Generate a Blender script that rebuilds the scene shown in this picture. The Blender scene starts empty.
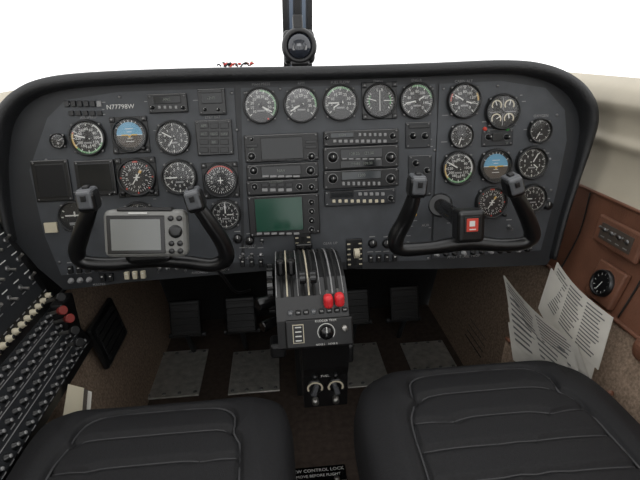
import bpy, bmesh, math, random
from mathutils import Matrix, Vector
random.seed(4)
S=bpy.context.scene
try: S.view_settings.view_transform='Standard'
except Exception: pass
V=Vector
# ------------------------------------------------------------------ camera calibration
C=V((-0.06,0,0.985)); FPX=480.0
yaw,pit,rol=math.radians(4.5),math.radians(22),math.radians(1.7)
F=V((math.sin(yaw)*math.cos(pit),math.cos(yaw)*math.cos(pit),-math.sin(pit)))
R0=V((math.cos(yaw),-math.sin(yaw),0)); U0=R0.cross(F)
R=R0*math.cos(rol)-U0*math.sin(rol); U=R0*math.sin(rol)+U0*math.cos(rol)
cam=bpy.data.cameras.new('camera'); co=bpy.data.objects.new('camera',cam); S.collection.objects.link(co)
cam.sensor_width=36; cam.lens=27; cam.clip_start=0.01
co.matrix_world=Matrix(((R.x,U.x,-F.x,C.x),(R.y,U.y,-F.y,C.y),(R.z,U.z,-F.z,C.z),(0,0,0,1)))
S.camera=co
def ray(px,py): return F+R*((px-320)/FPX)+U*((240-py)/FPX)
def W(px,py,d): return C+ray(px,py)*d
# instrument panel plane (real surface, top leaning forward)
tau=math.radians(9)
PO=V((0,1.03,0.75)); PX=V((1,0,0)); PY=V((0,math.sin(tau),math.cos(tau))); PZ=V((0,-math.cos(tau),math.sin(tau)))
PM=Matrix(((PX.x,PY.x,PZ.x,PO.x),(PX.y,PY.y,PZ.y,PO.y),(PX.z,PY.z,PZ.z,PO.z),(0,0,0,1)))
def pan(px,py,h=0):
    r=ray(px,py); P0=PO+PZ*h
    s=(P0-C).dot(PZ)/r.dot(PZ); q=C+r*s-PO
    return V((q.dot(PX),q.dot(PY)))
def prect(x0,y0,x1,y1,h=0):
    a,b,c,d=pan(x0,y0,h),pan(x1,y0,h),pan(x1,y1,h),pan(x0,y1,h)
    ce=(a+b+c+d)/4
    return ce.x,ce.y,((b-a).length+(c-d).length)/2,((d-a).length+(c-b).length)/2
def T(x,y,z=0): return Matrix.Translation((x,y,z))
# ------------------------------------------------------------------ materials
def lin(c):
    c/=255.0
    return c/12.92 if c<=0.04045 else ((c+0.055)/1.055)**2.4
def mat(name,rgb,rough=0.5,metal=0,ns=0,na=0.0,bump=0.0,bs=None,spec=0.5,emit=0,coat=0,bd=0.004):
    m=bpy.data.materials.new(name); m.use_nodes=True; nt=m.node_tree; b=nt.nodes['Principled BSDF']
    col=(lin(rgb[0]),lin(rgb[1]),lin(rgb[2]),1)
    b.inputs['Base Color'].default_value=col; b.inputs['Roughness'].default_value=rough
    b.inputs['Metallic'].default_value=metal; b.inputs['Specular IOR Level'].default_value=spec
    if coat: b.inputs['Coat Weight'].default_value=coat; b.inputs['Coat Roughness'].default_value=0.08
    if emit: b.inputs['Emission Color'].default_value=col; b.inputs['Emission Strength'].default_value=emit
    if ns:
        tc=nt.nodes.new('ShaderNodeTexCoord'); n=nt.nodes.new('ShaderNodeTexNoise')
        n.inputs['Scale'].default_value=ns; n.inputs['Detail'].default_value=5
        nt.links.new(tc.outputs['Object'],n.inputs['Vector'])
        if na:
            cr=nt.nodes.new('ShaderNodeValToRGB')
            cr.color_ramp.elements[0].position=0.3; cr.color_ramp.elements[1].position=0.7
            cr.color_ramp.elements[0].color=tuple(max(0,x*(1-na)) for x in col[:3])+(1,)
            cr.color_ramp.elements[1].color=tuple(min(1,x*(1+na)) for x in col[:3])+(1,)
            nt.links.new(n.outputs['Fac'],cr.inputs['Fac']); nt.links.new(cr.outputs['Color'],b.inputs['Base Color'])
        if bump:
            n2=nt.nodes.new('ShaderNodeTexNoise'); n2.inputs['Scale'].default_value=bs or ns; n2.inputs['Detail'].default_value=3
            nt.links.new(tc.outputs['Object'],n2.inputs['Vector'])
            bp=nt.nodes.new('ShaderNodeBump'); bp.inputs['Strength'].default_value=bump; bp.inputs['Distance'].default_value=bd
            nt.links.new(n2.outputs['Fac'],bp.inputs['Height']); nt.links.new(bp.outputs['Normal'],b.inputs['Normal'])
    return m
def glassmat(name,fac,rough):
    gm=bpy.data.materials.new(name); gm.use_nodes=True; nt=gm.node_tree; nt.nodes.clear()
    o_=nt.nodes.new('ShaderNodeOutputMaterial'); tr=nt.nodes.new('ShaderNodeBsdfTransparent'); gl=nt.nodes.new('ShaderNodeBsdfGlossy'); gl.inputs['Roughness'].default_value=rough
    mx=nt.nodes.new('ShaderNodeMixShader'); mx.inputs[0].default_value=fac
    nt.links.new(tr.outputs[0],mx.inputs[1]); nt.links.new(gl.outputs[0],mx.inputs[2]); nt.links.new(mx.outputs[0],o_.inputs[0]); return gm
gm=glassmat('windshield_glass',.04,.03); M_glass=glassmat('gauge_glass',.045,.12)
M_panel=mat('panel_paint',(60,63,67),0.5,ns=30,na=0.14,bump=0.05,bs=300)
M_panel2=mat('panel_paint_dark',(34,36,39),0.5,ns=30,na=0.12)
M_hood=mat('glareshield_vinyl',(25,26,28),0.5,ns=25,na=0.2,bump=0.3,bs=260)
M_black=mat('black_plastic',(15,15,16),0.4,ns=60,na=0.15)
M_gloss=mat('black_gloss',(12,12,13),0.2)
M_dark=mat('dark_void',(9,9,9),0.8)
M_face=mat('gauge_face',(12,12,14),0.35)
M_bez=mat('gauge_bezel',(20,21,22),0.3)
M_white=mat('white_marking',(208,208,204),0.5)
M_dim=mat('dim_display_digits',(105,110,104),0.5)
M_grey=mat('grey_marking',(135,135,135),0.5)
M_cream=mat('cream_plastic',(190,182,160),0.5)
M_metal=mat('brushed_metal',(150,148,144),0.35,metal=0.9,ns=40,na=0.2)
M_screw=mat('screw_steel',(120,120,120),0.3,metal=0.8)
M_red=mat('red_plastic',(205,45,50),0.4)
M_redm=mat('red_marking',(190,60,45),0.5)
M_redd=mat('red_knob_muted',(120,40,34),0.5)  # duller red for the emergency control knobs
M_green=mat('green_marking',(60,140,70),0.5)
M_yel=mat('yellow_marking',(205,165,60),0.5)
M_blue=mat('sky_blue_card',(95,150,180),0.5)
M_brown=mat('ground_brown_card',(70,62,55),0.5)
M_screen=mat('dark_screen',(15,18,20),0.12)
M_gscreen=mat('radar_screen_green',(32,70,56),0.15)
M_lcd=mat('lcd_grey',(58,62,64),0.15)
M_gpslcd=mat('gps_lcd',(112,114,112),0.15)
M_gps=mat('gps_housing',(116,116,113),0.45,ns=80,na=0.05)
M_headp=mat('switch_plate_grey',(82,84,87),0.35)
M_wheel=mat('yoke_black',(13,13,14),0.3,ns=60,na=0.15,bump=0.05,bs=300)
M_seat=mat('seat_fabric',(23,23,25),0.7,ns=220,na=0.25,bump=0.25,bs=600,spec=0.35)
M_pipe=mat('seat_piping',(58,58,60),0.6)
M_carpet=mat('tan_carpet',(140,122,106),0.95,ns=170,na=0.35,bump=0.6,bs=330,spec=0.1,bd=.003)
M_floor=mat('brown_carpet',(68,59,53),0.9,ns=60,na=0.25,bump=0.5,bs=330,spec=0.15,bd=.002)
M_leather=mat('brown_leather',(108,72,55),0.5,ns=18,na=0.18,bump=0.25,bs=220)
M_lvinyl=mat('black_side_vinyl',(22,22,23),0.6,ns=18,na=0.18)
M_trim=mat('cream_trim',(172,164,147),0.6,ns=9,na=0.06,bump=0.05,bs=100)
M_head=mat('headliner_fabric',(205,202,195),0.8,ns=60,na=0.06)
M_paper=mat('paper',(200,197,189),0.75,ns=25,na=0.06)
M_ink=mat('print_ink',(100,100,100),0.7)
M_post=mat('post_paint',(46,50,56),0.4,ns=20,na=0.2)
M_postb=mat('post_reflection_blue_grey',(92,104,120),0.3)  # reflection on the post painted as a blue-grey stripe colour
M_dome=mat('compass_glass',(34,38,46),0.08,coat=0.6)
M_tread=mat('diamond_plate',(182,180,174),0.36,metal=0.55,ns=45,na=0.22,bump=0.6,bs=90)
# ------------------------------------------------------------------ mesh builder
_boxc={}; _txt={}
class B:
    def __init__(s): s.v=[];s.f=[];s.m=[];s.sm=[];s.mats=[]
    def add(s,vs,fs,mt,M=None,smooth=False):
        if mt not in s.mats: s.mats.append(mt)
        k=s.mats.index(mt); o=len(s.v)
        s.v.extend([(M@V(v)) if M is not None else V(v) for v in vs])
        for f in fs: s.f.append(tuple(i+o for i in f)); s.m.append(k); s.sm.append(smooth)
    def box(s,c,sz,mt,bev=0,M=None,seg=2):
        key=(round(sz[0],5),round(sz[1],5),round(sz[2],5),bev,seg)
        if key not in _boxc:
            bm=bmesh.new(); bmesh.ops.create_cube(bm,size=1)
            bmesh.ops.scale(bm,vec=sz,verts=bm.verts)
            if bev: bmesh.ops.bevel(bm,geom=list(bm.edges),offset=min(bev,min(sz)*0.49),segments=seg,affect='EDGES',profile=0.5)
            bm.verts.index_update()
            _boxc[key]=([v.co.copy() for v in bm.verts],[tuple(v.index for v in f.verts) for f in bm.faces]); bm.free()
        vs,fs=_boxc[key]
        MM=Matrix.Translation(c); MM=M@MM if M is not None else MM
        s.add(vs,fs,mt,MM)
    def lathe(s,prof,mt,M=None,n=32,smooth=True,cap=True):
        vs=[];fs=[]
        for r,z in prof:
            for i in range(n):
                a=2*math.pi*i/n; vs.append((r*math.cos(a),r*math.sin(a),z))
        for j in range(len(prof)-1):
            for i in range(n):
                k=(i+1)%n; fs.append((j*n+i,j*n+k,(j+1)*n+k,(j+1)*n+i))
        if cap:
            fs.append(tuple((len(prof)-1)*n+i for i in range(n)))
        s.add(vs,fs,mt,M,smooth)
    def disc(s,r,z,mt,M=None,n=32): s.add([(r*math.cos(2*math.pi*i/n),r*math.sin(2*math.pi*i/n),z) for i in range(n)],[tuple(range(n))],mt,M)
    def arc(s,r0,r1,a0,a1,z,mt,M=None,n=16):
        vs=[];fs=[]
        for i in range(n+1):
            a=math.radians(90-(a0+(a1-a0)*i/n)); c_,s_=math.cos(a),math.sin(a)
            vs+= [(r0*c_,r0*s_,z),(r1*c_,r1*s_,z)]
        for i in range(n): fs.append((2*i,2*i+1,2*i+3,2*i+2))
        s.add(vs,fs,mt,M)
    def tick(s,a,r0,r1,w,z,mt,M=None):
        a=math.radians(90-a); d=V((math.cos(a),math.sin(a),0)); t=V((-d.y,d.x,0))*w/2; o=V((0,0,z))
        s.add([d*r0-t+o,d*r1-t+o,d*r1+t+o,d*r0+t+o],[(0,1,2,3)],mt,M)
    def cyl(s,p0,p1,r0,r1,mt,n=16,M=None):
        p0,p1=V(p0),V(p1); q=(p1-p0).to_track_quat('Z','Y').to_matrix().to_4x4()
        L=(p1-p0).length; MM=Matrix.Translation(p0)@q; MM=M@MM if M is not None else MM
        e=min(r0,r1,L)*0.18
        s.lathe([(0.0001,0),(r0,0),(r0,e*0),(r1,L-e),(r1-e,L)],mt,MM,n,False)
    def tube(s,pts,rad,mt,n=14,closed_ends=True,M=None,flat=1.0,up=None,sub=6):
        P=cr(pts,sub); m=len(P)
        if not isinstance(rad,(list,tuple)): rad=[rad]*len(pts)
        Rr=[]
        for i in range(m):
            t=i/(m-1)*(len(rad)-1); k=min(int(t),len(rad)-2); Rr.append(rad[k]*(1-(t-k))+rad[k+1]*(t-k))
        vs=[];fs=[]; nrm=V(up) if up is not None else None
        for i in range(m):
            t=(P[min(i+1,m-1)]-P[max(i-1,0)]).normalized()
            if nrm is None: nrm=V((0,0,1)) if abs(t.z)<0.9 else V((1,0,0))
            nn=(nrm-t*nrm.dot(t)).normalized(); 
            if up is None: nrm=nn
            bb=t.cross(nn)
            for k in range(n):
                a=2*math.pi*k/n; vs.append(P[i]+nn*Rr[i]*flat*math.cos(a)+bb*Rr[i]*math.sin(a))
        for i in range(m-1):
            for k in range(n):
                l=(k+1)%n; fs.append((i*n+k,i*n+l,(i+1)*n+l,(i+1)*n+k))
        if closed_ends: fs.append(tuple(reversed(range(n)))); fs.append(tuple((m-1)*n+k for k in range(n)))
        s.add(vs,fs,mt,M,True)
    def prism(s,poly,z0,z1,mt,M=None):
        n=len(poly); vs=[(p[0],p[1],z0) for p in poly]+[(p[0],p[1],z1) for p in poly]
        fs=[tuple(range(n,2*n)),tuple(reversed(range(n)))]+[(i,(i+1)%n,n+(i+1)%n,n+i) for i in range(n)]
        s.add(vs,fs,mt,M)
    def text(s,t,size,x,y,z,mt,M=None,rot=0):
        if t not in _txt:
            cu=bpy.data.curves.new('t','FONT'); cu.body=t; cu.align_x='CENTER'; cu.align_y='CENTER'; cu.resolution_u=2; cu.size=1
            o=bpy.data.objects.new('t',cu); S.collection.objects.link(o)
            dg=bpy.context.evaluated_depsgraph_get(); me=bpy.data.meshes.new_from_object(o.evaluated_get(dg))
            _txt[t]=([v.co.copy() for v in me.vertices],[tuple(p.vertices) for p in me.polygons])
            bpy.data.objects.remove(o); bpy.data.curves.remove(cu); bpy.data.meshes.remove(me)
        vs,fs=_txt[t]
        MM=T(x,y,z)@Matrix.Rotation(rot,4,'Z')@Matrix.Scale(size,4)
        s.add(vs,fs,mt,M@MM if M is not None else MM)
    def make(s,name,M=None,parent=None):
        me=bpy.data.meshes.new(name); me.from_pydata([tuple(v) for v in s.v],[],s.f)
        for m_ in s.mats: me.materials.append(m_)
        me.polygons.foreach_set('material_index',s.m); me.polygons.foreach_set('use_smooth',s.sm); me.update()
        bm=bmesh.new(); bm.from_mesh(me); bmesh.ops.recalc_face_normals(bm,faces=bm.faces); bm.to_mesh(me); bm.free()
        o=bpy.data.objects.new(name,me); S.collection.objects.link(o)
        if parent: o.parent=parent
        if M is not None: o.matrix_world=M
        return o
def cr(pts,sub=6):
    P=[V(p) for p in pts]; out=[]
    for i in range(len(P)-1):
        a=P[max(i-1,0)];b=P[i];c=P[i+1];d=P[min(i+2,len(P)-1)]
        for k in range(sub):
            t=k/sub; out.append(0.5*((2*b)+(c-a)*t+(2*a-5*b+4*c-d)*t*t+(3*b-a-3*c+d)*t**3))
    out.append(P[-1]); return out
def empty(name,loc=(0,0,0)):
    o=bpy.data.objects.new(name,None); o.location=loc; S.collection.objects.link(o); return o
def sheet(b,rows,mt,smooth=True):
    n=len(rows[0]); vs=[p for r in rows for p in r]; fs=[]
    for j in range(len(rows)-1):
        for i in range(n-1): fs.append((j*n+i,j*n+i+1,(j+1)*n+i+1,(j+1)*n+i))
    b.add(vs,fs,mt,None,smooth)
# ------------------------------------------------------------------ world
w=bpy.data.worlds.new('world'); S.world=w; w.use_nodes=True
w.node_tree.nodes['Background'].inputs[0].default_value=(1.0,1.0,1.0,1); w.node_tree.nodes['Background'].inputs[1].default_value=1.8
# ------------------------------------------------------------------ cabin shell
def wall(sx,name):
    b=B(); ys=[-0.5,0.2,0.7,1.0,1.3,1.66]
    def sec(pts,mt,y0=-0.5,y1=1.66):
        yy=[y0]+[y for y in ys if y0<y<y1]+[y1]
        P=cr([V((x,0,z)) for x,z in pts],4)
        sheet(b,[[V((sx*p.x,y,p.z)) for p in P] for y in yy],mt)
        sheet(b,[[V((sx*(p.x+0.03),y,p.z)) for p in P] for y in yy],mt)
    sec([(0.50,-0.01),(0.53,0.15),(0.565,0.3),(0.615,0.44)],M_carpet)
    mm=M_leather if sx>0 else M_lvinyl
    sec([(0.615,0.44),(0.65,0.55),(0.658,0.655)],mm)
    sec([(0.655,0.655),(0.672,0.70),(0.676,0.745),(0.668,0.765),(0.668,0.775),(0.678,0.79),(0.676,0.82),(0.664,0.845),(0.664,0.86),(0.68,0.885),(0.71,0.90)],M_trim)
    for y0,y1 in((-0.5,-0.32),(0.30,0.38),):
        for o in(0,.03): sheet(b,[[V((sx*(x+o),y,z)) for x,z in((0.69,0.89),(0.67,1.15),(0.6,1.36),(0.5,1.47))] for y in(y0,y1)],M_trim)
    b.tube([(sx*0.655,y,0.657) for y in(-0.5,0.2,0.8,1.5)],0.004,mm,n=8)
    b.tube([(sx*0.612,y,0.442) for y in(-0.5,0.2,0.8,1.5)],0.005,mm,n=8)
    if sx>0:
        for y in(1.02,.80): b.tube([V((.614,y,.45)),V((.648,y,.55)),V((.656,y,.65))],.002,M_black,n=6)
    return b.make(name)
wall(-1,'wall_left'); wall(1,'wall_right')
b=B(); b.box((0,0.58,-0.02),(1.0,2.2,0.04),M_floor); b.make('floor')
b=B(); b.box((0,1.68,0.42),(1.4,0.03,0.86),M_dark); b.box((0,1.365,.585),(1.20,.60,.02),M_dark); b.make('wall_front_and_light_block')  # second box is an unseen shelf added to keep light out of footwell
b=B()
for z in(1.47,1.50): sheet(b,[[V((x,y,z+0.05*(1-(x/0.5)**2))) for x in[-.5,-.3,-.1,.1,.3,.5]] for y in(-0.5,0.1,0.62)],M_head)
b.make('ceiling')
for k,sx in enumerate((-1,1)):
    b=B(); sheet(b,[[V((sx*x0,1.44-abs(x0)**2*0.5,0.93)),V((sx*x0*0.95,1.24-x0**2*.5,1.2)),V((sx*x0*0.8,0.78-x0**2*.3,1.5))] for x0 in(0.045,0.25,0.45,0.6,0.68)],gm)
    b.make('window_%d'%(k+1))
# windshield centre post + compass
b=B(); pa=W(298,74,1.38); pb=W(297,-4,1.28); pc=pb+(pb-pa)*2.2
d=(pb-pa).normalized(); side=V((1,0,0)); nn=d.cross(side).normalized()
def slab(b,p,q,wd,th,mt,off=0):
    vs=[]
    for P in(p,q):
        for a,c in((-1,-1),(1,-1),(1,1),(-1,1)): vs.append(P+side*a*wd/2+nn*(c*th/2+off))
    b.add(vs,[(0,1,2,3),(7,6,5,4),(0,1,5,4),(1,2,6,5),(2,3,7,6),(3,0,4,7)],mt)
slab(b,pa,pc,0.078,0.02,M_post)
slab(b,pa,pc,0.014,0.03,M_black,0); 
for sg in(-1,1):
    slab(b,pa+side*sg*0.034,pc+side*sg*0.034,0.012,0.032,M_black)
    slab(b,pa+side*sg*0.017,pc+side*sg*0.017,0.010,0.026,M_postb)
b.make('windshield_center_post')
b=B(); cc=W(299,47,1.19)
MC=Matrix.Translation(cc)@Matrix(((1,0,0,0),(0,0.1,-1,0),(0,1,0.1,0),(0,0,0,1)))
b.lathe([(0.001,-0.04),(0.034,-0.04),(0.040,-0.03),(0.043,0.0),(0.043,0.018),(0.038,0.026),(0.031,0.027),(0.030,0.020)],M_black,MC,32,cap=False)
b.lathe([(0.030,0.021),(0.027,0.027),(0.018,0.032),(0.006,0.034),(0.001,0.034)],M_dome,MC,32)
b.box((0,0,-0.012),(0.078,0.080,0.05),M_black,0.014,MC,3)
b.box((0,-0.005,0.031),(0.034,0.010,0.003),M_grey,0,MC)
for k in range(5): b.box((-.012+.006*k,-0.005,0.0335),(0.0012,0.006,0.001),M_black,0,MC)
b.box((0,-0.036,0.012),(0.046,0.020,0.024),M_black,0.006,MC)
b.box((0,0.05,-0.02),(0.024,0.05,0.03),M_black,0.004,MC)
b.make('magnetic_compass')
# ------------------------------------------------------------------ glareshield and panel
def PP(lst,h=0): return [pan(x,y,h) for x,y in lst]
hood_px=[(14,240),(8,210),(4,175),(4,145),(10,118),(26,98),(52,86),(100,80),(200,76),(320,74),(420,71),(500,68),(540,73),(566,86),(580,104),(584,122),(582,142),(574,175),(562,215),(551,258)]
hw_=[.5,.6,.8,1,1,1,1,1,1,1,1,1,1,1,1,.9,.7,.5,.45,.4]
hp=cr([V((p.x,p.y,0)) for p in PP(hood_px)],6)
b=B(); prof=[(-0.010,-0.30),(-0.012,0.0),(-0.013,0.033),(-0.009,0.044),(0.0,0.048),(0.009,0.044),(0.012,0.034),(0.012,-0.30)]
vs=[];fs=[];n=len(prof)
for i,p in enumerate(hp):
    t=(hp[min(i+1,len(hp)-1)]-hp[max(i-1,0)]).normalized(); nr=V((-t.y,t.x,0))
    k=i/6; k0=min(int(k),len(hw_)-2); sc_=hw_[k0]*(1-(k-k0))+hw_[k0+1]*(k-k0)
    for a,z in prof:
        zz=z*(sc_ if z>0 else (1 if sc_>.99 else .12)); vs.append(p+nr*a*sc_+V((0,0,zz)))
for i in range(len(hp)-1):
    for k in range(n): l=(k+1)%n; fs.append((i*n+k,i*n+l,(i+1)*n+l,(i+1)*n+k))
fs.append(tuple(range(n))); fs.append(tuple((len(hp)-1)*n+k for k in range(n)))
b.add(vs,fs,M_hood,None,True)
b.make('glareshield',PM)
b=B()
outl=[p.xy for p in hp]+PP([(547,265),(440,269),(350,269),(262,271),(130,282),(64,290),(38,268)])
b.prism([(p.x,p.y) for p in outl],-0.03,0.0,M_panel2)
def slabp(px,h0,h1,mt):
    b.prism([(p.x,p.y) for p in PP(px)],h0,h1,mt)
slabp([(66,100),(120,92),(234,88),(239,170),(242,262),(150,266),(62,275),(44,232),(30,170),(48,118)],-0.001,0.003,M_panel)
slabp([(241,88),(435,84),(437,120),(432,200),(430,260),(245,264)],-0.001,0.0022,M_panel)
slabp([(439,84),(500,81),(545,88),(564,110),(566,140),(556,190),(540,250),(432,258),(434,200)],-0.001,0.003,M_panel)
def ptext(t,x,y,px,mt=M_grey,h=0.0042):
    q=pan(x,y); sc=(pan(x+1,y)-q).length; b.text(t,px*sc,q.x,q.y,h,mt)
def pscrew(x,y,r=0.0032):
    q=pan(x,y); b.lathe([(r,0.002),(r,0.0045),(r*.6,0.0055)],M_screw,T(q.x,q.y),8)
for x,y in[(70,104),(120,97),(232,93),(236,170),(240,258),(245,93),(432,89),(428,258),(248,258),(443,89),(497,86),(556,115),(550,190),(530,248),(437,250),(47,160),(36,180),(60,262),(340,90),(280,89),(395,88),(237,130),(434,150)]: pscrew(x,y)
ptext('N77798W',121,107,6.5,M_white); 
for t,x,y in[('MAN PRESS',261,84.5),('RPM',301,83.5),('FUEL FLOW',340,82.5),('ENG L',378,81.5),('ENG R',416,80.5),('CABIN ALT',463,81.5),('AIR SPEED',89,117.5),('STBY BAT',213,117.5),('OXYGEN',540,116),('FLT DIR',97,199),('PITOT  STALL  PROP',463,256),('LDG LT',250,246),('GEAR UP',330,243),('AUX',425,225),('MASTER',100,284),('AVIONICS',200,272)]: ptext(t,x,y,3.6)
for i in range(46):
    x=random.choice([random.uniform(64,232),random.uniform(405,432),random.uniform(440,545)]); y=random.uniform(95,255)
    q=pan(x,y); b.box((q.x,q.y,0.0033),(random.uniform(.005,.014),0.0015,0.0006),M_grey)
for k in range(6):
    u,v,w_,h_=prect(66+k*6.4,101,70.5+k*6.4,107); b.box((u,v,0.006),(w_,h_,0.006),random.choice([M_grey,M_bez,M_black]),0.001)
for k in range(5):
    u,v,w_,h_=prect(70+k*7,111,75+k*7,116); b.box((u,v,0.005),(w_,h_,0.006),M_black,0.001)
u,v,w_,h_=prect(46,222,59,232); b.box((u,v,.006),(w_,h_,.006),M_cream,.001)
b.make('instrument_panel',PM)
# ------------------------------------------------------------------ gauges
def gauge(name,px,py,r,kind='dial',n=10,nums=None,needles=(40,),arcs=(),sq=False,facem=None,a0=0,a1=360):
    q=pan(px,py); Rm=r*(pan(px+1,py)-q).length
    b=B()
    if sq:
        b.box((0,0,0.002),(Rm*2,Rm*2,0.004),M_bez,0.0015)
        for i in range(4):
            a=i*math.pi/2+math.pi/4; b.box((Rm*1.2*math.cos(a),Rm*1.2*math.sin(a),.005),(Rm*.3,Rm*.3,.006),M_bez,.002)
    else:
        pts=[]
        for i in range(32):
            a=2*math.pi*i/32; k=1.06 if i%8==4 else 1.0; pts.append((Rm*k*math.cos(a),Rm*k*math.sin(a)))
        b.prism(pts,0,0.004,M_bez)
    for i in range(4):
        a=math.pi/4+i*math.pi/2; rr=Rm*(1.2 if sq else 1.0)
        b.lathe([(0.0028,0.004),(0.0028,0.0095 if sq else 0.0075),(0.001,0.010 if sq else 0.008)],M_screw,T(rr*math.cos(a),rr*math.sin(a)),8)
    b.lathe([(Rm*.97,0.003),(Rm*.96,0.011),(Rm*.91,0.0135),(Rm*.86,0.012),(Rm*.84,0.0055)],M_bez,None,40,cap=False)
    b.lathe([(Rm*.85,0.0108),(Rm*.5,0.0114),(Rm*.05,0.0116)],M_glass,None,32)
    rf=Rm*.85; z=0.006
    b.disc(rf,z,facem or M_face)
    z1=z+0.0004
    for (A0,A1,m_) in arcs: b.arc(rf*.86,rf*.97,A0,A1,z1,m_)
    if kind=='dial':
        for i in range(n+ (1 if a1-a0<360 else 0)):
            a=a0+(a1-a0)*i/n; b.tick(a,rf*.76,rf*.95,rf*.05,z1+.0002,M_white)
            if i<n or a1-a0==360:
                for k in range(1,5):
                    aa=a+(a1-a0)/n*k/5
                    if aa<=a1: b.tick(aa,rf*.86,rf*.95,rf*.025,z1+.0002,M_white)
            if nums:
                a_=math.radians(90-a); b.text(str(nums[i%len(nums)]),rf*.25,rf*.56*math.cos(a_),rf*.56*math.sin(a_),z1,M_white)
        b.box((0,-rf*.3,z1),(rf*.5,rf*.1,0.0003),M_grey)
    if kind in('hsi','rmi'):
        for i in range(36): b.tick(i*10,rf*(.7 if i%3==0 else .77),rf*.86,rf*.03,z1,M_white)
        for i,t in enumerate(['N','3','6','E','12','15','S','21','24','W','30','33']):
            a=math.radians(90-(i*30+20)); b.text(t,rf*.2,rf*.58*math.cos(a),rf*.58*math.sin(a),z1,M_white,None,a-math.pi/2)
        if kind=='hsi':
            for a in(0,45,90,135,180,225,270,315): b.tick(a,rf*.88,rf*.98,rf*.08,z1,M_redm)
            b.box((0,rf*.93,z1+.001),(rf*.3,rf*.1,.001),M_redm)
            b.tick(35,-rf*.5,rf*.55,rf*.06,z1+.001,M_white); b.tick(35,.3*rf,rf*.5,rf*.14,z1+.001,M_yel)
        else:
            b.arc(rf*.88,rf*.97,-60,60,z1,M_redm)
        b.box((0,0,z1+.0012),(rf*.36,rf*.06,.001),M_white); b.box((0,0,z1+.0012),(rf*.06,rf*.4,.001),M_white)
    if kind=='att':
        def half(s0,m_):
            vs=[(rf*.82*math.cos(math.pi*i/16+s0),rf*.82*math.sin(math.pi*i/16+s0),z1) for i in range(17)]; b.add(vs,[tuple(range(17))],m_)
        half(0,M_blue); half(math.pi,M_brown)
        b.box((0,0,z1+.0003),(rf*1.6,rf*.04,.0004),M_white)
        for k,wd in((.2,.3),(.4,.5),(-.2,.3),(-.4,.5)): b.box((0,rf*k,z1+.0003),(rf*wd,rf*.035,.0004),M_white)
        b.prism([(-rf*.5,-rf*.03),(-rf*.5,rf*.04),(-rf*.12,rf*.04),(0,-rf*.1),(rf*.12,rf*.04),(rf*.5,rf*.04),(rf*.5,-rf*.03),(rf*.1,-rf*.03),(0,-rf*.2),(-rf*.1,-rf*.03)],z1+.001,z1+.002,M_yel)
        for a in(-60,-30,-15,0,15,30,60): b.tick(a,rf*.82,rf*.94,rf*.04,z1,M_white)
        b.box((0,-rf*.9,z1),(rf*.8,rf*.25,0.004),M_black,0.0005)
    if kind=='turn':
        b.tick(60,rf*.8,rf*.95,rf*.08,z1,M_white);b.tick(-60,rf*.8,rf*.95,rf*.08,z1,M_white)
        b.tick(90,rf*.8,rf*.95,rf*.08,z1,M_white);b.tick(-90,rf*.8,rf*.95,rf*.08,z1,M_white)
        b.box((0,rf*.1,z1+.001),(rf*1.3,rf*.09,.001),M_white); b.box((0,rf*.2,z1+.001),(rf*.1,rf*.35,.001),M_white)
        b.box((0,-rf*.5,z1),(rf*.9,rf*.2,.001),M_grey); b.disc(rf*.09,z1+.0015,M_black,T(0,-rf*.5))
        b.text('TURN',rf*.2,0,-rf*.78,z1,M_white)
    if kind=='quad':
        for sx in(-1,1):
            for sy in(-1,1):
                Mq=T(sx*rf*.42,sy*rf*.42)
                b.arc(rf*.26,rf*.34,-120,120,z1,M_cream,Mq); b.tick(random.uniform(-60,60),0,rf*.32,rf*.06,z1+.0005,M_white,Mq)
        b.box((0,0,z1),(rf*1.7,rf*.04,.0003),M_grey); b.box((0,0,z1),(rf*.04,rf*1.7,.0003),M_grey)
    if kind=='dual':
        for sx in(-1,1):
            Mq=T(sx*rf*.25,0)
            for k in range(7): b.tick(sx*(40+k*17),rf*.5,rf*.64,rf*.04,z1,M_white,Mq)
            b.arc(rf*.44,rf*.5,sx*50,sx*120,z1,M_green,Mq); b.tick(sx*random.uniform(60,110),0,rf*.55,rf*.05,z1+.0006,M_white,Mq)
            b.text('LR'[sx>0],rf*.25,sx*rf*.15,rf*.68,z1,M_white)
        b.box((0,0,z1),(rf*.04,rf*1.3,.0003),M_white)
    if kind=='dial' or kind=='quad':
        for a in (needles if kind=='dial' else ()):
            L=.78 if a==needles[0] else .52
            b.tick(a,-rf*.18,rf*L,rf*.075,z1+.0016,M_white)
        b.lathe([(rf*.11,z1),(rf*.11,z1+.003),(rf*.05,z1+.0035)],M_black,None,12)
    if kind in('att','hsi','turn','set'):
        b.lathe([(Rm*.12,.004),(Rm*.12,.018),(Rm*.08,.02)],M_black,T(Rm*.72,-Rm*.74),12)
        if kind=='hsi': b.lathe([(Rm*.12,.004),(Rm*.12,.018),(Rm*.08,.02)],M_black,T(-Rm*.72,-Rm*.74),12)
    return b.make(name,PM@T(q.x,q.y,0.003))
d9=[0,1,2,3,4,5,6,7,8,9]
gauge('airspeed_indicator',89,138,19,'dial',12,[40,60,80,100,120,140,160,180,200,220,240,260],(285,),((30,110,M_white),(110,230,M_green),(230,290,M_yel),(290,296,M_redm)))
gauge('attitude_indicator',131,135,18.5,'att',sq=True)
gauge('altimeter',174,138,18,'dial',10,d9,(300,210))
gauge('heading_indicator',138,177,20,'hsi',sq=True)
gauge('vertical_speed_indicator',180,177,18.5,'dial',12,[0,'.5',1,2,4,6,0,6,4,2,1,'.5'],(270,))
gauge('radio_magnetic_indicator',221,180,18,'rmi',sq=True)
gauge('course_deviation_indicator',226,214,16,'dial',12,['N',3,6,'E',12,15,'S',21,24,'W',30,33],(0,90))
gauge('turn_coordinator',77,216,17,'turn')
gauge('radar_altimeter',140,217,17,'dial',10,d9,(120,))
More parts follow.
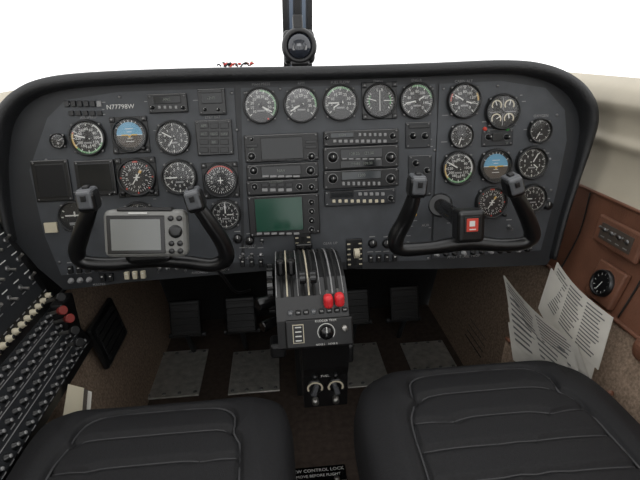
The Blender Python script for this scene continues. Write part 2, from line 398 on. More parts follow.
gauge('suction_gauge',222,263,8.5,'dial',6,None,(40,))
gauge('clock',60,141,8,'dial',12,None,(60,180))
gauge('manifold_pressure_gauge',261,106,18.5,'dial',9,[10,15,20,25,30,35,40,45,50],(120,128),((0,130,M_green),(150,156,M_redm)),a0=-130,a1=130)
gauge('tachometer',301,105,18.5,'dial',8,[0,5,10,15,20,25,30,35],(-118,-110),((40,100,M_green),),a0=-130,a1=130)
gauge('fuel_flow_gauge',340,103,18.5,'dial',8,[0,5,10,15,20,25,30,35],(-90,-122),((-60,40,M_green),),a0=-130,a1=130)
gauge('engine_instrument_cluster',379,101,17.5,'dual',sq=True)
gauge('engine_instrument_cluster',416,101,18,'dial',8,[0,20,40,60,80,100,120,140],(-100,60),((-20,80,M_green),),a0=-140,a1=140)
gauge('fuel_quantity_gauge',463,101,17.5,'dial',8,[0,20,40,60,80,100,120,140],(-60,110),((-90,-60,M_redm),(60,90,M_yel)),a0=-140,a1=140)
gauge('quad_engine_gauge',501,112,17.5,'quad')
gauge('cabin_altimeter',460,136,12.5,'dial',10,None,(200,))
gauge('airspeed_indicator',457,168,17,'dial',12,[40,60,80,100,120,140,160,180,200,220,240,260],(300,),((30,110,M_white),(110,230,M_green),(230,290,M_yel)))
gauge('attitude_indicator',494,166,17,'att',sq=False)
gauge('altimeter',530,163,16,'dial',10,d9,(30,130))
gauge('oxygen_pressure_gauge',538,131,12,'dial',8,None,(210,))
gauge('heading_indicator',490,202,16,'hsi')
gauge('vertical_speed_indicator',531,198,14,'dial',12,[0,'.5',1,2,4,6,0,6,4,2,1,'.5'],(270,))
# ------------------------------------------------------------------ avionics boxes
def unit(name,x0,y0,x1,y1,screens=(),knobs=(),btns=(),labels=(),depth=0.014,face=None):
    u,v,w_,h_=prect(x0,y0,x1,y1); b=B()
    b.box((0,0,depth/2),(w_,h_,depth),face or M_black,0.002)
    def loc(x,y): q=pan(x,y); return q.x-u,q.y-v
    sc=(pan(x0+1,y0)-pan(x0,y0)).length
    for (a,c,d_,e,m_) in screens:
        uu,vv,ww,hh=prect(a,c,d_,e); b.box((uu-u,vv-v,depth),(ww+.004,hh+.004,.003),M_bez,.001); b.box((uu-u,vv-v,depth+.0012),(ww,hh,.002),m_)
    for (a,c,r) in knobs:
        x,y=loc(a,c); rr=r*sc
        b.lathe([(rr,depth),(rr,depth+.006),(rr*.7,depth+.007),(rr*.66,depth+.014),(rr*.5,depth+.0155)],M_bez,T(x,y),16)
        b.arc(rr*1.08,rr*1.2,0,360,depth+.0005,M_grey,T(x,y)); b.box((x,y+rr*.3,depth+.0158),(.001,rr*.5,.0006),M_white)
    for (a,c,d_,e,m_) in btns:
        uu,vv,ww,hh=prect(a,c,d_,e); b.box((uu-u,vv-v,depth+.001),(ww,hh,.004),m_,.0008)
    for (t,a,c,px_) in labels:
        x,y=loc(a,c); b.text(t,px_*sc,x,y,depth+.0034,M_dim)
    b.box((0,h_/2-.0012,depth),(w_*.96,.0008,.0006),M_grey)
    for sx in(-1,1):
        for sy in(-1,1): b.lathe([(.0022,depth),(.0022,depth+.0012)],M_screw,T(sx*(w_/2-.005),sy*(h_/2-.005)),8)
    return b.make(name,PM@T(u,v,0.002))
def row(x0,x1,y0,y1,n,m_,gap=1.2):
    s=(x1-x0)/n; return [(x0+i*s+gap/2,y0,x0+(i+1)*s-gap/2,y1,m_) for i in range(n)]
unit('gps_navigation_radio',245,134,318,161,[(262,138,302,158,M_screen)],[(252,156,3.4),(311,156,3.4),(252,139,1.8)],[(305,140,316,143,M_bez),(305,145,316,148,M_bez),(247,144,258,147,M_bez)]+row(262,302,158.6,160.4,5,M_bez),[('GPS',252,149,3)])
unit('navigation_radio',247,163,318,178,[(262,166,300,174,M_screen)],[(254,170,3.6),(310,170,3.8)],row(262,300,174.6,176.6,5,M_grey),[('NAV',281,170,4)])
unit('autopilot_controller',247,179,318,193,[],[(255,186,2.8),(299,186,3),(311,186,2.8)],row(261,293,182,186,4,M_bez)+row(261,293,187.5,190.5,4,M_grey,2.5),[('HDG NAV',276,181,3)])
unit('weather_radar_display',249,194,319,234,[(256,197,302,229,M_gscreen)],[(311,201,2.6),(311,210,2.6),(311,219,2.6),(311,228,2.6)],row(256,300,231,233,6,M_grey,2))
unit('audio_panel',323,130,397,145,[(330,133,352,137,M_lcd)],[(391,136,2.8),(326,138,2.0)],row(331,386,139.5,142.5,10,M_grey,2.4)+row(356,386,133,136,6,M_grey,2.6),[('COM',341,135,3)])
unit('communication_radio',323,146,397,168,[(340,149,380,157,M_screen),(340,160,380,166,M_screen)],[(332,157,4.6),(389,157,4.6)],row(340,380,157.8,159.2,6,M_grey,2),[('128.25   121.50',360,153,4),('113.80   108.20',360,163,3.6)])
unit('transponder',323,169,397,187,[(341,171,379,178,M_lcd)],[(332,178,4.2),(389,178,4.2)],row(340,380,181,184.5,8,M_grey,2.6),[('1200',360,174.5,4)])
unit('distance_measuring_equipment',324,189,394,204,[(330,191,352,196,M_screen)],[(389,197,2.6)],row(330,384,198.5,201.5,9,M_cream,3)+row(356,384,191.5,194.5,5,M_grey,2.4),face=M_panel2)
unit('backup_navigation_indicator',78,160,117,195,[(82,164,113,190,M_screen)],[(81,193,1.6),(114,193,1.6)],depth=.01,face=M_bez)
unit('blank_indicator_cover',35,160,72,201,[(40,165,67,196,M_dark)],[],depth=.006,face=M_bez)
unit('annunciator_panel',197,120,233,155,[],[],sum([row(200,230,y,y+5.5,3,M_bez,1.6) for y in(123,131,139,147)],[]),[('ALT',205,134,3.4),('HDG',215,134,3.4),('NAV',225,134,3.4),('BC',215,142,3.4),('APR',205,126,3.4)],face=M_gloss,depth=.01)
unit('digital_clock',199,89,226,115,[(203,94,222,103,M_screen)],[(206,110,1.8),(219,110,1.8)],[],[('12:45',212,98.5,4)],face=M_bez,depth=.01)
unit('marker_beacon_panel',149,94,188,113,[(155,97,181,103,M_screen)],[(154,108,2),(184,108,2)],row(158,180,106,109,4,M_grey,3),[('ANS',168,100,4)],face=M_bez,depth=.008)
unit('fuel_selector_placard',481,129,512,146,[],[(487,137,2.6),(505,137,2.6)],[(491,133,501,141,M_bez)],[('A',487,131,4),('V',505,143,4)],face=M_panel2,depth=.004)
unit('intercom_panel',405,122,430,148,[],[(412,136,3),(424,136,3)],[(408,125,428,128,M_bez)],depth=.004,face=M_panel2)
unit('light_dimmer_panel',408,155,431,196,[],[(415,163,3),(415,177,3),(426,170,2.6),(415,190,3)],[],depth=.004,face=M_panel2)
def switches(name,items,h=0.003):
    b=B(); 
    for it in items:
        x,y,kind=it[:3]; q=pan(x,y); M_=T(q.x,q.y,h)
        if kind=='t':
            b.lathe([(.0045,0),(.0045,.003),(.003,.004)],M_screw,M_,10); a=random.choice([-1,1])*.35
            b.cyl((0,0,.003),(0,.012*math.sin(a),.018),.0018,.0028,M_screw,8,M_)
        elif kind=='r': b.box((0,0,.004),(.010,.017,.010),it[3] if len(it)>3 else M_black,.0015,M_); b.box((0,.004,.0093),(.004,.002,.0008),M_white,0,M_)
        elif kind=='k': b.lathe([(.010,0),(.0095,.010),(.007,.012)],M_black,M_,16); b.box((0,.005,.0122),(.0015,.007,.0006),M_white,0,M_)
        elif kind=='b': b.lathe([(.0062,0),(.0062,.003),(.0042,.0035),(.0042,.010),(.003,.011)],it[3] if len(it)>3 else M_cream,M_,12)
        elif kind=='l': b.lathe([(.0045,0),(.0045,.004),(.003,.006)],it[3],M_,12)
        b.box((0,.0155,0.0006),(.013,.002,.0005),M_grey,0,M_)
    return b.make(name,PM)
it=[(72+i*8.5,269-i*.6,'r') for i in range(7)]+[(72+i*9,280-i*.5,'b',M_grey) for i in range(3)]+[(104+i*8,277-i*.5,'r') for i in range(2)]+[(128+i*8,274.5-i*.5,'r',M_cream) for i in range(3)]+[(160+i*9,268-i*.4,'t') for i in range(5)]
switches('switch_row',it)
switches('switch_row',[(243+i*9,254,'t') for i in range(3)]+[(243+i*9,262,'r') for i in range(3)]+[(238,238,'k'),(250,240,'k'),(262,240,'t')])
switches('switch_row',[(370+i*8,258-i*.3,'r') for i in range(4)]+[(372,243,'k'),(386,243,'k'),(400,244,'t')])
switches('switch_row',[(436+i*9,254-i*.5,'b',M_grey if i%3==0 else M_black) for i in range(11)]+[(545,160,'t'),(546,205,'k'),(478,226,'t'),(508,226,'t')])
switches('warning_light_row',[(484,129,'l',M_redm),(506,129,'l',M_green),(414,214,'l',M_yel)])
def lever(name,x,y,wheel):
    q=pan(x,y); b=B(); b.box((0,0,.004),(.036,.07,.008),M_bez,.002); b.box((0,0,.0085),(.008,.052,.001),M_dark)
    b.cyl((0,.008,.006),(0,.014,.045),.004,.004,M_metal,10)
    if wheel: b.cyl((-.006,.010,.04),(.006,.010,.04),.011,.011,M_cream,20)
    else: b.box((0,.015,.05),(.036,.012,.014),M_gloss,.003)
    for k in range(5):
        b.box((.013,.024-.012*k,.0085),(.007,.003,.0006),M_cream); b.box((-.013,.024-.012*k,.0085),(.007,.003,.0006),M_cream)
    return b.make(name,PM@T(q.x,q.y,.002))
lever('flap_lever',303,247,False); lever('landing_gear_lever',354,253,True)
b=B(); bp_=W(237,67,1.15)
for i in range(16):
    o=V((random.uniform(-.038,.038),random.uniform(-.02,.02),random.uniform(0,.004)))
    e=o+V((random.uniform(-.016,.016),random.uniform(-.01,.01),random.uniform(.002,.009)))
    b.tube([o,(o+e)/2+V((0,0,.003)),e],.002,random.choice([M_redm,M_green,M_black,M_brown]),n=6)
for i in range(6): b.lathe([(.001,0),(.005,.002),(.005,.004),(.001,.006)],random.choice([M_red,M_redm]),T(random.uniform(-.035,.035),random.uniform(-.01,.01),.004),8)
b.make('red_glareshield_items',Matrix.Translation(bp_))  # small red-topped items on the glareshield, kind left open
# ------------------------------------------------------------------ yokes
def yp(px,py,h): 
    q=pan(px,py,h); return PO+PX*q.x+PY*q.y+PZ*h
def horn_head(b,p,q,mt=None):
    mt=mt or M_headp
    z=(q-p).normalized(); x=V((1,0,0)); y=z.cross(x).normalized(); x=y.cross(z)
    Mh=Matrix(((x.x,y.x,z.x,p.x),(x.y,y.y,z.y,p.y),(x.z,y.z,z.z,p.z),(0,0,0,1)))
    b.box((0,0,0.010),(.031,.036,.036),M_wheel,.008,Mh,3)
    b.box((0,.013,.014),(.024,.014,.030),mt,.004,Mh); b.box((0,-.013,.014),(.024,.014,.030),mt,.004,Mh)
    b.box((0,0,.027),(.024,.030,.008),mt,.003,Mh)
    b.box((0,0,.032),(.010,.014,.006),M_black,.002,Mh)
    b.box((0,-.021,.018),(.008,.004,.010),M_black,.001,Mh); b.box((0,.021,.018),(.008,.004,.010),M_black,.001,Mh)
hY=0.19
b=B()
G=lambda x,y,h=hY: yp(x,y,h)
b.tube([G(91,206,.235),G(86,220,.225),G(80,238,.21),G(77,252,.2),G(84,262,.195),G(115,264,.19),G(150,260,.185),G(186,262,.19),G(212,265,.195),G(226,258,.2),G(223,243,.21),G(210,223,.225),G(198,206,.235)],[.0115,.0135,.0145,.0145,.0125,.0125,.014,.0125,.0125,.0145,.0145,.0135,.0115],M_wheel,n=16,flat=1.0)
horn_head(b,G(90,206,.235),G(85,184,.24)); horn_head(b,G(197,206,.235),G(190,185,.24))
b.box((0,0,0),(.085,.05,.035),M_wheel,.012,Matrix.Translation(G(150,250,.185))@PM.to_3x3().to_4x4(),3)
b.tube([G(150,246,.18),G(150,240,.1),G(148,236,.0)],.016,M_gloss,n=18)
b.cyl(G(148,236,.0),G(148,236,.012),.028,.026,M_bez,24)
b.tube([G(210,262,.19),G(222,275,.15),G(236,292,.1),G(250,290,.03)],.003,M_black,n=8)
b.make('control_yoke')
b=B()
b.tube([G(415,192,.235),G(411,206,.225),G(404,222,.21),G(396,238,.2),G(400,249,.195),G(430,248,.19),G(467,243,.185),G(500,245,.19),G(524,243,.195),G(532,235,.2),G(529,222,.21),G(522,206,.225),G(514,191,.235)],[.0115,.0135,.0145,.0155,.013,.0125,.015,.0125,.013,.0155,.0145,.0135,.0115],M_wheel,n=16)
horn_head(b,G(416,192,.235),G(418,173,.24)); horn_head(b,G(514,191,.235),G(510,173,.24))
Mh=Matrix.Translation(G(468,225,.19))@PM.to_3x3().to_4x4()
b.box((0,0,0),(.052,.062,.04),M_wheel,.008,Mh,3); b.box((0,.004,.0205),(.028,.032,.002),M_bez,.001,Mh); b.box((0,.004,.0215),(.022,.025,.002),M_redm,.001,Mh)
b.box((-.001,.007,.023),(.010,.010,.001),M_white,0,Mh); b.box((0,-.004,.023),(.012,.002,.001),M_white,0,Mh)
b.tube([G(466,226,.18),G(452,214,.1),G(440,205,.0)],.016,M_gloss,n=18)
b.cyl(G(440,205,.0),G(440,205,.012),.028,.026,M_bez,24)
b.make('control_yoke')
q=G(147.5,233,.235); Mg=Matrix.Translation(q)@PM.to_3x3().to_4x4()@Matrix.Rotation(math.radians(-3.0),4,'Z')@Matrix.Rotation(math.radians(-6),4,'X')
b=B(); b.box((0,0,0),(.136,.080,.034),M_gps,.011,Mg,3); b.box((-.014,-.001,.0165),(.094,.064,.003),M_gloss,.003,Mg)
b.box((-.014,-.001,.0182),(.080,.052,.001),M_gpslcd,0,Mg)
b.box((0,.0405,.002),(.09,.006,.024),M_black,.002,Mg)
b.lathe([(.0115,.016),(.0105,.0205),(.006,.021)],M_bez,Mg@T(.050,.004),20)
for i,(x,y) in enumerate([(.043,.026),(.057,.026),(.043,-.016),(.057,-.016),(.043,-.029),(.057,-.029)]): b.lathe([(.0048,.016),(.0045,.0195),(.003,.0202)],M_bez,Mg@T(x,y),12)
b.box((-.01,.035,.0175),(.03,.0025,.001),M_white,0,Mg)
b.cyl((-.0,0,-.016),(0,-.03,-.05),.014,.018,M_black,16,Mg)
b.make('portable_gps_unit')
# ------------------------------------------------------------------ throttle pedestal
b=B()
def yz(prof,x0,x1,mt):
    n=len(prof); vs=[(x0,y,z) for y,z in prof]+[(x1,y,z) for y,z in prof]
    b.add(vs,[tuple(range(n)),tuple(range(2*n-1,n-1,-1))]+[(i,(i+1)%n,n+(i+1)%n,n+i) for i in range(n)],mt)
top=[(1.02,.545),(.97,.570),(.91,.590),(.85,.594),(.80,.586),(.765,.568)]
xl,xr=-.083,.047
yz(top+[(.745,.53),(.735,.48),(.76,.46),(1.02,.44)],xl,xr,M_black)
slots=(-.071,-.052,-.032,-.013,.010,.030)
for k,x in enumerate([-.081,-.0615,-.042,-.0225,-.002,.020,.040]):
    b.tube([V((x,y,z+.0008)) for y,z in top[1:]],.0018 if k in(1,3,5) else .0010,M_cream if k in(1,3) else M_grey,n=6)
for x in slots: b.tube([V((x,y,z-.0005)) for y,z in top[1:]],.003,M_dark,n=6)
def lev(x,y,ty,tz,mt,shape):
    base=V((x,y,.575)); tip=V((x,ty,tz)); b.cyl(base,tip,.003,.003,M_metal,8)
    if shape=='T': b.box(tip,(.017,.018,.034),mt,.006,None,3)
    elif shape=='R': b.box(tip,(.017,.022,.024),mt,.007,None,3)
    elif shape=='D': b.cyl(tip-V((.006,0,0)),tip+V((.006,0,0)),.012,.012,mt,20)
lev(slots[0],.84,.80,.612,M_gloss,'T'); lev(slots[1],.84,.80,.612,M_gloss,'T')
lev(slots[2],.81,.775,.600,M_bez,'D'); lev(slots[3],.81,.775,.600,M_bez,'D')
lev(slots[4],.79,.744,.566,M_red,'R'); lev(slots[5],.79,.744,.568,M_red,'R')
b.cyl((-.098,.84,.55),(-.086,.84,.55),.045,.045,M_gloss,28)
for k in range(14):
    a=k*math.pi/7; b.box((-.092,.84+.045*math.cos(a),.55+.045*math.sin(a)),(.012,.006,.006),M_black,.001)
b.cyl((-.085,.80,.545),(-.118,.78,.548),.011,.013,M_gloss,14); b.cyl((-.085,.80,.50),(-.112,.78,.50),.009,.011,M_gloss,14)
f0=V((0,.735,.48)); f1=V((0,.765,.568)); fy=(f1-f0).normalized(); fz=V((1,0,0)).cross(fy)
MF=Matrix(((1,fy.x,fz.x,-.008),(0,fy.y,fz.y,(f0.y+f1.y)/2),(0,fy.z,fz.z,(f0.z+f1.z)/2),(0,0,0,1)))
b.box((0,-.020,.004),(.122,.052,.014),M_black,.003,MF)
b.box((-.038,-.019,.0114),(.020,.034,.001),M_cream,0,MF); b.box((-.038,-.019,.0122),(.017,.031,.001),M_black,0,MF)
for k in range(4): b.box((-.038,-.007-.008*k,.013),(.011,.002,.0005),M_white,0,MF)
b.lathe([(.013,.011),(.012,.022),(.008,.026)],M_gloss,MF@T(.012,-.019),24); b.arc(.0145,.016,-130,130,.0115,M_white,MF@T(.012,-.019)); b.box((.012,-.012,.0265),(.002,.010,.001),M_white,0,MF)
b.text('RUDDER TRIM',.006,.012,.0015,.0117,M_white,MF); b.text('NOSE L    NOSE R',.005,.012,-.041,.0117,M_white,MF)
b.lathe([(.006,.011),(.006,.018),(.004,.019)],M_metal,MF@T(.045,-.014),12)
for k in range(8): b.box((-.05+.014*k,.018,.004),(.010,.009,.010),random.choice([M_bez,M_headp,M_bez]),.002,MF); b.box((-.05+.014*k,.019,.0095),(.006,.002,.0006),M_grey,0,MF)
yz([(.76,.47),(.775,.40),(.79,.37),(.80,.285),(.84,.27),(1.2,.20),(1.2,.45)],-.040,.050,M_black)
yz([(1.18,.40),(1.18,0.0),(1.35,0.0),(1.35,.40)],-.05,.055,M_dark)
g0=V((0,.79,.372)); g1=V((0,.80,.288)); gy=(g0-g1).normalized(); gz=V((1,0,0)).cross(gy)
MG=Matrix(((1,gy.x,gz.x,.004),(0,gy.y,gz.y,.793),(0,gy.z,gz.z,.342),(0,0,0,1)))
for sx in(-.021,.021):
    b.lathe([(.018,.0),(.018,.005),(.015,.007)],M_bez,MG@T(sx,.004),24); b.arc(.0125,.0165,-120,120,.0075,M_cream,MG@T(sx,.004))
    b.prism([(-.005,-.014),(.005,-.014),(.0035,.012),(-.0035,.012)],.006,.016,M_headp,MG@T(sx,.004)@Matrix.Rotation(.3 if sx>0 else -.3,4,'Z'))
    b.lathe([(.007,.0),(.007,.012),(.004,.014)],M_metal,MG@T(sx,-.034),14)
    b.lathe([(.006,.0),(.006,.010),(.004,.012)],M_bez,MG@T(sx,.034),14)
b.text('FUEL',.008,0,.03,.002,M_white,MG)
b.box((-.085,.78,.455),(.03,.04,.03),M_black,.006); b.box((.052,.79,.43),(.015,.04,.04),M_black,.005)
b.make('throttle_pedestal')
# ------------------------------------------------------------------ rudder pedals / heel plates / floor stuff
def pedal(x,y=1.40):
    b=B(); Mp=Matrix.Translation((x,y,.17))@Matrix.Rotation(math.radians(-20),4,'X')
    b.box((0,0,0),(.10,.018,.12),M_bez,.006,Mp)
    for k in range(5): b.box((0,-.011,-.045+.022*k),(.085,.006,.008),M_black,.002,Mp)
    b.cyl((0,.01,-.06),(0,.12,-.15),.009,.009,M_panel2,10,Mp); b.cyl((-.06,.02,-.06),(.06,.02,-.06),.008,.008,M_panel2,10,Mp)
    b.make('rudder_pedal')
for x in(-.40,-.22,.16,.33): pedal(x)
def onfloor(px,py,z=0): r=ray(px,py); return C+r*((z-C.z)/r.z)
def plate(x0,y0,x1,y1):
    a,c=onfloor(x0,y1),onfloor(x1,y1); e=onfloor((x0+x1)/2,y0); 
    cx=(a.x+c.x)/2; cy=(a.y+e.y)/2; w_=c.x-a.x; l=e.y-a.y
    b=B(); b.box((cx,cy,.004),(w_,l,.006),M_tread,.002)
    for i in range(4):
        for sy in(-1,1): b.lathe([(.006,.006),(.006,.009),(.003,.010)],M_screw,T(cx-w_*.42+w_*.28*i,cy+sy*l*.44),8)
    b.make('heel_plate')
plate(143,353,198,401); plate(228,352,280,396); plate(348,344,392,389); plate(412,342,460,373)
b=B(); p=onfloor(316,477)
b.box((p.x,p.y,.004),(.15,.05,.008),M_gloss,.002); b.text('CREW CONTROL LOCK',.013,p.x,p.y+.012,.0085,M_white); b.text('REMOVE BEFORE FLIGHT',.011,p.x,p.y-.004,.0085,M_white)
for sx in(-1,1): b.lathe([(.007,.004),(.007,.010)],M_metal,T(p.x+sx*.05,p.y-.017),12)
b.make('floor_placard')
for x in(-.44,-.12,.13,.44):
    b=B(); b.box((x,.40,.003),(.03,.75,.006),M_metal,.001); b.make('seat_rail')
def vent(px,py,sx):
    b=B(); x=.535
    r=ray(px,py); s_=(sx*x-C.x)/r.x; p=C+r*s_
    Mv=Matrix.Translation(p)@Matrix.Rotation(math.radians(12*sx),4,'Y')
    b.box((0,0,0),(.016,.17,.12),M_bez,.006,Mv); b.box((-sx*.007,0,0),(.006,.13,.09),M_dark,.003,Mv)
    for k in range(4): b.box((-sx*.011,0,-.03+.02*k),(.004,.13,.003),M_bez,.001,Mv)
    b.make('air_vent')
vent(108,332,-1); vent(479,338,1)
# ------------------------------------------------------------------ left circuit breaker console
b=B(); A0,A1,A2=V((-.645,0,.660)),V((-.585,0,.478)),V((-.525,0,.365))
Y0,Y1=.15,1.0
prof=[A0,A1,A1+V((.005,0,-.010)),A2,V((-.525,0,.345)),V((-.540,0,.340)),V((-.570,0,.340)),V((-.606,0,.44)),V((-.636,0,.55)),V((-.648,0,.655))]
n=len(prof); vs=[V((p.x,Y0,p.z)) for p in prof]+[V((p.x,Y1,p.z)) for i,p in enumerate(prof)]
b.add(vs,[tuple(range(n)),tuple(range(2*n-1,n-1,-1))]+[(i,(i+1)%n,n+(i+1)%n,n+i) for i in range(n)],M_black)
def fr(a,c):
    up=(a-c).normalized(); xx=V((0,1,0)); zz=xx.cross(up); 
    if zz.x<0: xx=-xx; zz=-zz
    return lambda yy,t: Matrix(((xx.x,up.x,zz.x,(a.x*(1-t)+c.x*t)),(xx.y,up.y,zz.y,yy),(xx.z,up.z,zz.z,(a.z*(1-t)+c.z*t)),(0,0,0,1)))
fa=fr(A0,A1); fb=fr(A1,A2)
b.box((0,0,.001),(.80,.150,.003),M_panel2,.001,fa(.58,.46))
b.box((0,0,.001),(.80,.116,.003),M_panel2,.001,fb(.57,.52))
for i in range(26):
    y=.985-i*.024
    M_=fa(y,.93); b.lathe([(.0075,0),(.0075,.004),(.0055,.0045),(.0055,.011),(.004,.012)],M_cream,M_,12); b.lathe([(.0042,.012),(.0042,.0135)],M_black,M_,8)
    b.box((0,.013,.003),(.012,.0018,.0006),M_grey,0,M_)
for i in range(14):
    y=.97-i*.045
    for t in(.16,.40,.64):
        M_=fa(y,t); b.lathe([(.006,0.002),(.006,.005),(.004,.006)],M_screw,M_,10); b.cyl((0,0,.002),(0,random.choice([-.008,.008]),.018),.002,.0035,M_metal,8,M_); b.box((0,.015,.003),(.020,.002,.0006),M_white,0,M_); b.box((0,-.013,.003),(.014,.0018,.0006),M_grey,0,M_)
for j,t in enumerate((.14,.38,.62,.88)):
    for i in range(30):
        y=.965-i*.0255
        M_=fb(y,t); b.lathe([(.0074,0),(.0074,.005),(.0052,.0055),(.0052,.011)],M_bez,M_,10); b.lathe([(.0035,.011),(.0035,.0122)],M_grey,M_,8)
        b.box((0,-.0115,.003),(.014,.0018,.0006),M_grey,0,M_)
    if j: b.box((-.0,.0145,.003),(.78,.0016,.0006),M_grey,0,fb(.57,t))
b.make('circuit_breaker_panel')
b=B()
for px,py,m_ in((60,311,M_redd),(67,319,M_redd),(72,331,M_black),(58,298,M_black),(77,343,M_black)):
    p=W(px,py,1.02); b.cyl(p+V((-.05,.02,-.02)),p,.004,.004,M_metal,8); b.cyl(p,p+V((.012,-.008,.006)),.008,.010,m_,14)
b.box(W(66,318,1.07),(.03,.06,.10),M_black,.006)
b.make('emergency_control_knobs')
b=B(); 
a,e,c,d_=W(68,384,.98),W(84,388,1.0),W(80,440,.97),W(60,435,.95)
for k in range(3):
    o=V((.004*k,.006*k,-.01*k)); b.add([a+o,e+o,c+o,d_+o],[(0,1,2,3)],(M_cream,M_brown,M_paper)[k])
b.make('document_folder')
# ------------------------------------------------------------------ right wall details
def xwall(px,py,x=.652): r=ray(px,py); return C+r*((x-C.x)/r.x)
MW=Matrix(((0,0,-1,0),(-1,0,0,0),(0,1,0,0),(0,0,0,1)))
p=xwall(606,284,.622)
Mr=Matrix.Translation(p)@MW@Matrix.Rotation(math.radians(-17),4,'X')
b=B(); b.box((0,0,-.002),(.085,.085,.016),M_leather,.004,Mr); b.lathe([(.030,.006),(.029,.016),(.025,.017),(.024,.011)],M_bez,Mr,28,cap=False); b.disc(.0245,.011,M_face,Mr)
for i in range(12): b.tick(i*30,.018,.0225,.0015,.0115,M_white,Mr)
b.tick(200,-.004,.019,.002,.0125,M_white,Mr); b.make('oxygen_gauge')
p=xwall(619,238,.645)
Mr=Matrix.Translation(p)@MW@Matrix.Rotation(math.radians(-8),4,'X')
b=B(); b.box((0,0,.002),(.14,.062,.012),M_leather,.005,Mr); b.box((0,0,.0085),(.10,.036,.002),M_brown,.001,Mr)
for x in(-.036,-.012,.012,.036): b.lathe([(.005,.009),(.005,.012)],M_screw,Mr@T(x,.004),10); b.cyl((x,.004,.01),(x,.012,.024),.0018,.003,M_metal,8,Mr); b.box((x,-.011,.0098),(.012,.002,.0005),M_grey,0,Mr)
b.make('side_switch_panel')
p=xwall(636,347,.60); b=B(); b.box((p.x+.02,p.y-.2,p.z),(.06,.42,.05),M_leather,.02,None,4); b.make('armrest')
def page(b,c4,th=.002,nl=14,curl=.01,ink=True,cols=2):
    a,b_,c,d=[V(q) for q in c4]; nrm=(b_-a).cross(d-a).normalized()
    if nrm.dot(C-a)<0: nrm=-nrm
    def P(s,t): return (a*(1-s)+b_*s)*(1-t)+(d*(1-s)+c*s)*t+nrm*curl*math.sin(s*math.pi)
    N=8
    for off in(0,-th): sheet(b,[[P(i/N,t)+nrm*off for i in range(N+1)] for t in(0,.5,1)],M_paper)
    if ink:
        for k in range(nl):
            t=.06+.88*k/nl
            for cc in range(cols):
                s0=.06+cc*.9/cols; s1=s0+.9/cols*random.uniform(.6,.9)
                segs=3; r1=[P(s0+(s1-s0)*i/segs,t)+nrm*.0008 for i in range(segs+1)]; r2=[P(s0+(s1-s0)*i/segs,t+.34/nl)+nrm*.0008 for i in range(segs+1)]
                sheet(b,[r1,r2],M_ink,False)
b=B()
page(b,[W(557,262,1.03),W(613,318,.93),W(598,370,.97),W(543,302,1.07)],nl=13,cols=3,curl=.016)
page(b,[W(551,268,1.04),W(606,326,.945),W(590,382,.985),W(538,308,1.085)],nl=0,ink=False,curl=.012)
b.make('folded_newspaper')
b=B()
page(b,[W(503,275,1.00),W(577,345,.90),W(590,382,.93),W(511,312,1.04)],nl=9,cols=2,curl=.012)
page(b,[W(506,290,1.01),W(574,352,.915),W(583,389,.94),W(512,328,1.05)],nl=6,cols=2,curl=.004)
page(b,[W(508,307,1.03),W(566,362,.935),W(576,394,.95),W(513,343,1.06)],nl=5,cols=2,curl=.0)
page(b,[W(508,322,1.05),W(558,370,.955),W(566,398,.965),W(513,360,1.08)],nl=0,ink=False,curl=-.006)
b.make('paper_charts')
b=B()
pts=[W(506,338,1.13),W(545,368,1.05),W(585,391,.98),W(612,393,.92)]
dn=V((.02,0,-.16))
for o in(0,.012): sheet(b,[[q+V((o,0,0)) for q in cr(pts,4)],[q+dn*.5+V((o-.015,0,0)) for q in cr(pts,4)],[q+dn+V((o,0,0)) for q in cr(pts,4)]],M_carpet)
b.tube(pts,.005,M_leather,n=8); b.make('map_pocket')
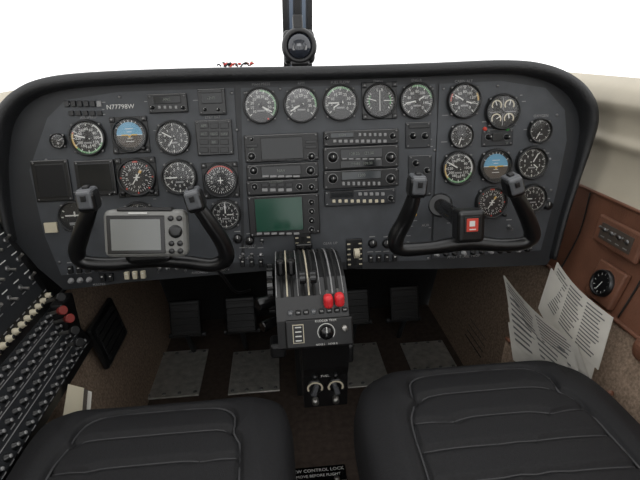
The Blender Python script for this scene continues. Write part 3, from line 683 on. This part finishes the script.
# ------------------------------------------------------------------ seats
def seat(cx,front,sx=.225,sy=.26,ztop=.40,pad=(.62,.80),kx=7.0):
    root=empty('aircraft_seat',(cx,front-sy,0)); b=B(); H=.05; N=120; cy=front-sy
    vb=1-.14; rows_=[vb-.24*i for i in range(1,6)]
    def hgt(u,v):
        r=max(abs(u),abs(v)); h=H*(max(0,1-r**12))**.5
        pu=pad[0]*(1+.10*(1-v)*.5)
        k=6; nd=((abs(u)/pu)**k+(abs(v)/vb)**k)**(1/k)
        h-=.010*math.exp(-((nd-1)/.022)**2)
        if nd<1:
            h+=.005*(1-nd**4)
            for rv in rows_: h-=.007*math.exp(-((v-rv)/.02)**2)
        else: h+=.006*math.exp(-((nd-1.18)/.14)**2)
        return h
    def pos(u,v):
        r=max(abs(u),abs(v),1e-6); n_=(abs(u)**kx+abs(v)**kx)**(1/kx); f=r/max(n_,1e-6)
        if abs(u)<1e-6 and abs(v)<1e-6: f=1
        return u*f*sx,v*f*sy
    vs=[];fs=[]
    def cs(i): return -1+2*i/N
    for j in range(N+1):
        for i in range(N+1):
            u,v=cs(i),cs(j); x,y=pos(u,v); vs.append((cx+x,cy+y,ztop-H+hgt(u,v)))
    for j in range(N):
        for i in range(N): q=j*(N+1)+i; fs.append((q,q+1,q+N+2,q+N+1))
    b.add(vs,fs,M_seat,None,True)
    ring=[(i,0) for i in range(N)]+[(N,j) for j in range(N)]+[(i,N) for i in range(N,0,-1)]+[(0,j) for j in range(N,0,-1)]
    lv=[(0,1.0),(-.02,1.012),(-.05,1.012),(-.085,.98),(-.09,.9)]
    vs=[];fs=[];m=len(ring)
    for dz,sc in lv:
        for i,j in ring:
            x,y=pos(cs(i),cs(j)); vs.append((cx+x*sc,cy+y*sc,ztop-H+dz))
    for l in range(len(lv)-1):
        for k in range(m): q=(k+1)%m; fs.append((l*m+k,l*m+q,(l+1)*m+q,(l+1)*m+k))
    fs.append(tuple((len(lv)-1)*m+k for k in range(m)))
    b.add(vs,fs,M_seat,None,True); o=b.make('cushion'); 
    o.parent=root; o.matrix_parent_inverse=Matrix.Translation((-cx,-cy,0))
    b=B(); pts=[]
    for i in range(60):
        a=2*math.pi*i/59; c_,s_=math.cos(a),math.sin(a); f=(abs(c_)**6+abs(s_)**6)**(-1/6)
        v=s_*f*vb; u=c_*f*pad[0]*(1+.10*(1-v)*.5); x,y=pos(u,v); pts.append(V((cx+x,cy+y,ztop-H+hgt(u,v)+.003)))
    b.tube(pts,.002,M_pipe,n=6,sub=2)
    for rv in rows_:
        pts=[]
        for i in range(13):
            u=(-1+2*i/12)*pad[0]*.96*(1+.10*(1-rv)*.5); x,y=pos(u,rv); pts.append(V((cx+x,cy+y,ztop-H+hgt(u,rv)+.001)))
        b.tube(pts,.0013,M_pipe,n=6,sub=2)
    o=b.make('piping'); o.parent=root; o.matrix_parent_inverse=Matrix.Translation((-cx,-cy,0))
    b=B(); b.box((cx,cy,.2),(sx*1.5,sy*1.6,.12),M_dark,.02); 
    for x in(-1,1):
        for y in(-1,1): b.box((cx+x*sx*.68,cy+y*sy*.6,.075),(.03,.04,.135),M_dark,.005)
    o=b.make('base'); o.parent=root; o.matrix_parent_inverse=Matrix.Translation((-cx,-cy,0))
    b=B(); Mb=Matrix.Translation((cx,front-2*sy+.0,.37))@Matrix.Rotation(math.radians(40),4,'X')
    b.box((0,-.06,.26),(sx*1.9,.09,.50),M_seat,.04,Mb,5); b.box((0,-.012,.26),(sx*1.2,.02,.40),M_seat,.01,Mb,3)
    o=b.make('backrest'); o.parent=root; o.matrix_parent_inverse=Matrix.Translation((-cx,-cy,0))
seat(-.293,.736,.225,kx=10); seat(.285,.776,.240,kx=5.5)
# ------------------------------------------------------------------ added fill light behind the camera, not a fitted lamp
def area(name,loc,rot,size,e):
    l=bpy.data.lights.new(name,'AREA'); l.energy=e; l.size=size; o=bpy.data.objects.new(name,l); S.collection.objects.link(o); o.location=loc; o.rotation_euler=rot
area('cabin_fill_light',(0.0,-.35,1.42),(math.radians(25),0,0),.5,2.0)
